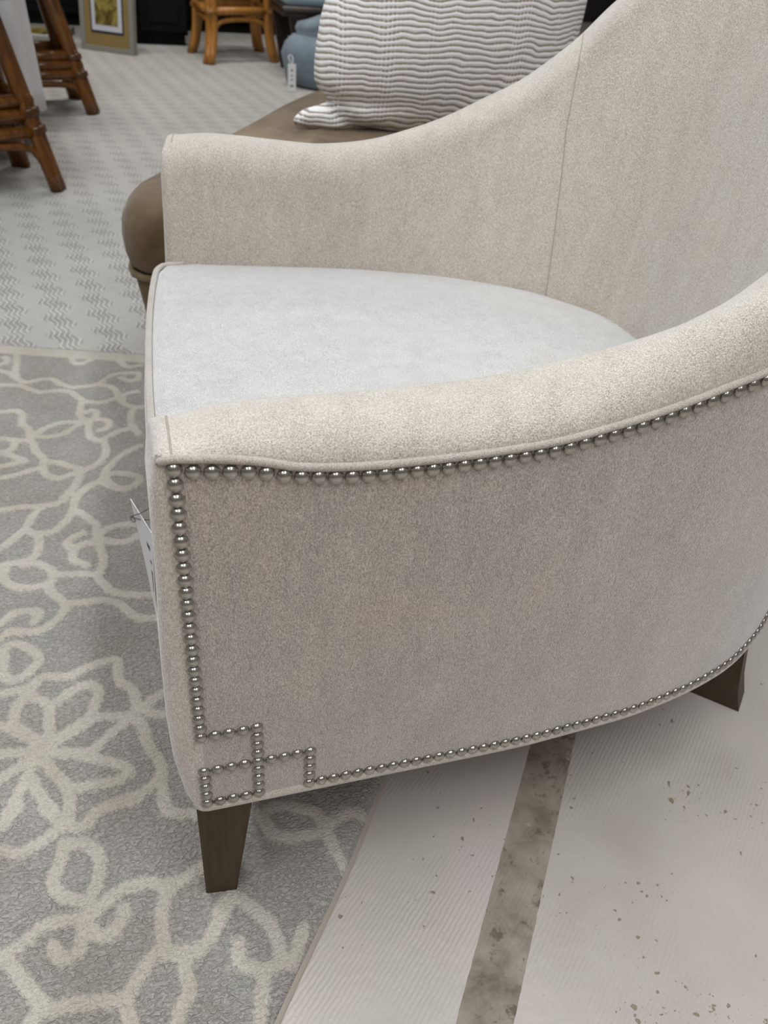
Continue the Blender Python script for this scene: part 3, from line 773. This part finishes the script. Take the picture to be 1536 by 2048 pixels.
# ------------------------------------------------------------------ white draped table
n = NT('white_table_linen'); n.col(lin(206, 205, 206)); LIN = n.set(rough=.85)
tb = empty('pedestal_table', 'round pedestal table hidden under a white cloth between the two dark stools', 'table', (-.62, 3.2, 0))
v, f = lathe([(.17, .009), (.17, .03), (.05, .05), (.035, .1), (.035, .70), (.05, .72), (.30, .722), (.30, .745), (.01, .745)], 28); mesh_obj('pedestal', v, f, LEGM, tb)
V6 = []; nn = 120
zz = [.760, .758, .745, .60, .45, .30, .2, .125]
rr_ = [.01, .30, .318, .322, .325, .328, .33, .332]
for z, r in zip(zz, rr_):
    for k in range(nn):
        a = 2*math.pi*k/nn; fold = .014*math.sin(a*11+.6)*max(0, (.75-z)/.6)
        V6.append(((r+fold)*math.cos(a), (r+fold)*math.sin(a), z))
F6 = [(i*nn+k, i*nn+(k+1) % nn, (i+1)*nn+(k+1) % nn, (i+1)*nn+k) for i in range(7) for k in range(nn)]
o = mesh_obj('tablecloth', V6, F6, LIN); o.location = (-.62, 3.2, 0)
md = o.modifiers.new('thickness', 'SOLIDIFY'); md.thickness = .003
tag(o, 'white cloth hanging over the round table between the dark rattan stools', 'tablecloth')

# ------------------------------------------------------------------ framed pictures
n = NT('pale_grey_frame_paint'); n.col(lin(128, 126, 116)); FRM = n.set(rough=.5)
n = NT('gold_linen_mat'); n.col(n.ramp(n.noise(n.map(), 300, 2), [(.3, lin(118, 98, 52)), (.7, lin(142, 120, 70))])); GOLD = n.set(rough=.8)
n = NT('navy_mat'); n.col(lin(22, 26, 44)); NAVY = n.set(rough=.7)
n = NT('white_mat'); n.col(lin(186, 188, 196)); WMAT = n.set(rough=.7)
n = NT('abstract_olive_print'); n.col(n.ramp(n.noise(n.map((1, 1, .7)), 14, 3, .6, .8), [(.3, lin(52, 40, 22)), (.45, lin(98, 84, 38)), (.58, lin(150, 136, 70)), (.7, lin(70, 52, 30))])); ART = n.set(rough=.3)
def picture(label, w, h, base, rz, lean, flat_=False):
    r = empty('framed_picture', label, 'picture', base, rz)
    Rm = Matrix.Rotation(lean, 4, 'X')
    def slab(nm, x0, z0, x1, z1, y0, y1, m, par=None):
        bm = bmesh.new(); box(bm, (x0, y0, z0), (x1, y1, z1), bevel=.0006, seg=1); bmesh.ops.transform(bm, matrix=Rm, verts=bm.verts)
        return bm_obj(nm, bm, m, par or r)
    fw_ = .03
    bm = bmesh.new()
    for q in ((0, 0, w, fw_), (0, h-fw_, w, h), (0, fw_, fw_, h-fw_), (w-fw_, fw_, w, h-fw_)):
        box(bm, (q[0], 0, q[1]), (q[2], .04, q[3]), bevel=.002, seg=1)
    bmesh.ops.transform(bm, matrix=Rm, verts=bm.verts); bm_obj('frame', bm, FRM, r)
    slab('mat', fw_-.001, fw_-.001, w-fw_+.001, h-fw_+.001, .012, .03, GOLD)
    slab('navy_border', .07, .10, w-.07, h-.08, .010, .013, NAVY)
    slab('white_border', .08, .113, w-.08, h-.09, .008, .011, WMAT)
    slab('print', .105, .145, w-.105, h-.12, .006, .009, ART); return r
ang = math.atan2(5.355-5.56, .125+.181)
picture('grey framed picture with gold mat leaning against the black cabinet', .368, .52, (-.181, 5.56, .0085), ang, math.radians(-7))
picture('grey framed picture lying face up on the carpet behind the dark stools', .42, .55, (-.72, 5.72, .05), math.radians(-8), math.radians(-90))

# ------------------------------------------------------------------ black cabinets
n = NT('black_lacquer'); n.col((.004, .004, .004)); BLK = n.set(rough=.75, spec=.15)
n = NT('dark_brass'); n.col((.12, .08, .04)); BRS = n.set(metal=1, rough=.4)
def cabinet(label, lo, hi, doors, knob=True, group='black cabinets along the back'):
    c = ((lo[0]+hi[0])/2, lo[1], 0)
    r = empty('cabinet', label, 'cabinet', c, group=group)
    w_, d_, h_ = hi[0]-lo[0], hi[1]-lo[1], hi[2]
    bm = bmesh.new(); box(bm, (-w_/2, .02, .07), (w_/2, d_, h_), bevel=.004); bm_obj('body', bm, BLK, r)
    bm = bmesh.new(); box(bm, (-w_/2-.015, 0, h_), (w_/2+.015, d_, h_+.03), bevel=.004); bm_obj('top', bm, BLK, r)
    bm = bmesh.new(); box(bm, (-w_/2+.02, .04, .0085), (w_/2-.02, d_-.02, .07), bevel=.003); bm_obj('plinth', bm, BLK, r)
    for k in range(doors):
        x0 = -w_/2+w_*k/doors+.008; x1 = -w_/2+w_*(k+1)/doors-.008
        bm = bmesh.new(); box(bm, (x0, .0, .09), (x1, .02, h_-.02), bevel=.003)
        box(bm, (x0+.05, -.006, .14), (x1-.05, .002, h_-.07), bevel=.003); dr = bm_obj('door', bm, BLK, r)
        bm = bmesh.new(); bmesh.ops.create_uvsphere(bm, u_segments=12, v_segments=8, radius=.013, matrix=Matrix.Translation(((x1-.03) if k % 2 == 0 else (x0+.03), -.012, h_*.55)))
        bm_obj('knob', bm, BRS, dr, True)
    return r
cabinet('black cabinet directly behind the upright framed picture', (-.12, 5.82, 0), (.50, 6.3, .95), 2)
cabinet('wide black cabinet along the back behind the honey rattan stool', (.42, 6.55, 0), (2.3, 7.05, 1.1), 4)
cabinet('black cabinet in the dark corner behind the picture lying on the carpet', (-2.0, 6.55, 0), (-.14, 7.05, 1.1), 4)

# ------------------------------------------------------------------ dark chair and blue pouf
n = NT('espresso_wood'); n.col(lin(40, 30, 24)); ESP = n.set(rough=.35)
n = NT('pale_blue_seat_cloth'); n.col(lin(132, 150, 156)); PB = n.set(rough=.85)
dcx = empty('side_chair', 'dark espresso wood chair with a pale blue seat, behind the slate blue pouf', 'chair', (1.19, 4.98, 0))
def P_(x, y): return (x-1.19, y-4.98)
cor = [(1.03, 4.80), (1.40, 4.82), (1.38, 5.17), (1.0, 5.15)]
for k, (x, y) in enumerate(cor):
    a, b = P_(x, y); sx = .015 if k in (0, 3) else -.015; sy = .0
    if k == 0: a += .005
    bt = [(a-.017+sx, b-.017, .0085), (a+.017+sx, b-.017, .0085), (a+.017+sx, b+.017, .0085), (a-.017+sx, b+.017, .0085)]
    tp = [(a-.055, b-.025, .33), (a+.045, b-.025, .33), (a+.045, b+.025, .33), (a-.055, b+.025, .33)]
    bm = bmesh.new(); hexa(bm, bt, tp, .003); bm_obj('leg', bm, ESP, dcx)
bm = bmesh.new(); box(bm, (-.255, -.20, .318), (.24, .215, .372), bevel=.02, seg=3); bm_obj('seat_rail', bm, ESP, dcx, True)
bm = bmesh.new(); box(bm, (-.235, -.185, .368), (.22, .20, .43), bevel=.025, seg=3); bm_obj('seat', bm, PB, dcx, True)
bm = bmesh.new()
for a, b in ((-.22, .19), (.20, .19)): hexa(bm, [(a-.02, b-.02, .36), (a+.02, b-.02, .36), (a+.02, b+.02, .36), (a-.02, b+.02, .36)], [(a-.015, b+.06, .9), (a+.015, b+.06, .9), (a+.015, b+.09, .9), (a-.015, b+.09, .9)], .003)
box(bm, (-.24, .235, .70), (.22, .275, .88), bevel=.01); bm_obj('backrest', bm, ESP, dcx)

n = NT('slate_blue_cloth'); q = n.noise(n.map(), 9, 3, .6); n.col(n.ramp(q, [(.3, lin(94, 108, 118)), (.7, lin(120, 136, 146))])); n.bump(q, .01, .3); SB = n.set(rough=.8, sheen=.2)
pf = empty('pouf', 'slate blue faceted fabric pouf on the carpet left of the striped pillow', 'pouf', (1.14, 4.56, 0))
prs = [(.14, .0095), (.185, .02), (.205, .10), (.215, .17), (.19, .225), (.150, .262), (.172, .285), (.190, .325), (.185, .355), (.12, .375), (.01, .380)]
V7 = []; m7 = 36; rg = random.Random(2)
for ir, (r, z) in enumerate(prs):
    for k in range(m7):
        a = 2*math.pi*k/m7; sq = 1/max(abs(math.cos(a-.5)), abs(math.sin(a-.5)))**.55
        fc = 1+.035*math.sin(3*a+ir)+.02*math.sin(7*a)
        V7.append((r*sq*fc*math.cos(a)+(.055 if ir > 5 else 0), r*sq*fc*math.sin(a)*.72, z+(.04*math.cos(a) if ir > 5 else 0)))
F7 = [(i*m7+k, i*m7+(k+1) % m7, (i+1)*m7+(k+1) % m7, (i+1)*m7+k) for i in range(len(prs)-1) for k in range(m7)]
F7 += [tuple(range(m7))[::-1], tuple(range((len(prs)-1)*m7, len(prs)*m7))]
mesh_obj('body', V7, F7, SB, pf)
ht = empty('hang_tag', 'white hang tag on a string in front of the slate blue pouf', 'tag', (.915, 4.36, .012))
bm = bmesh.new(); box(bm, (-.022, -.001, .0), (.022, .001, .135), bevel=.0004, seg=1); bm_obj('card', bm, CARD, ht)
for z, w_ in ((.10, .006), (.075, .004), (.055, .004), (.025, .009)):
    bm = bmesh.new(); box(bm, (-w_, -.0016, z), (w_, -.0008, z+.008)); bm_obj('print', bm, INK, ht)
v, f = tube_data(catmull([(-.002, 0, .133), (-.010, .010, .150), (-.014, .03, .165), (.0, .045, .170), (.010, .03, .160), (.004, .0, .133)], 5), .0018, 6); mesh_obj('string', v, f, CARD, ht)
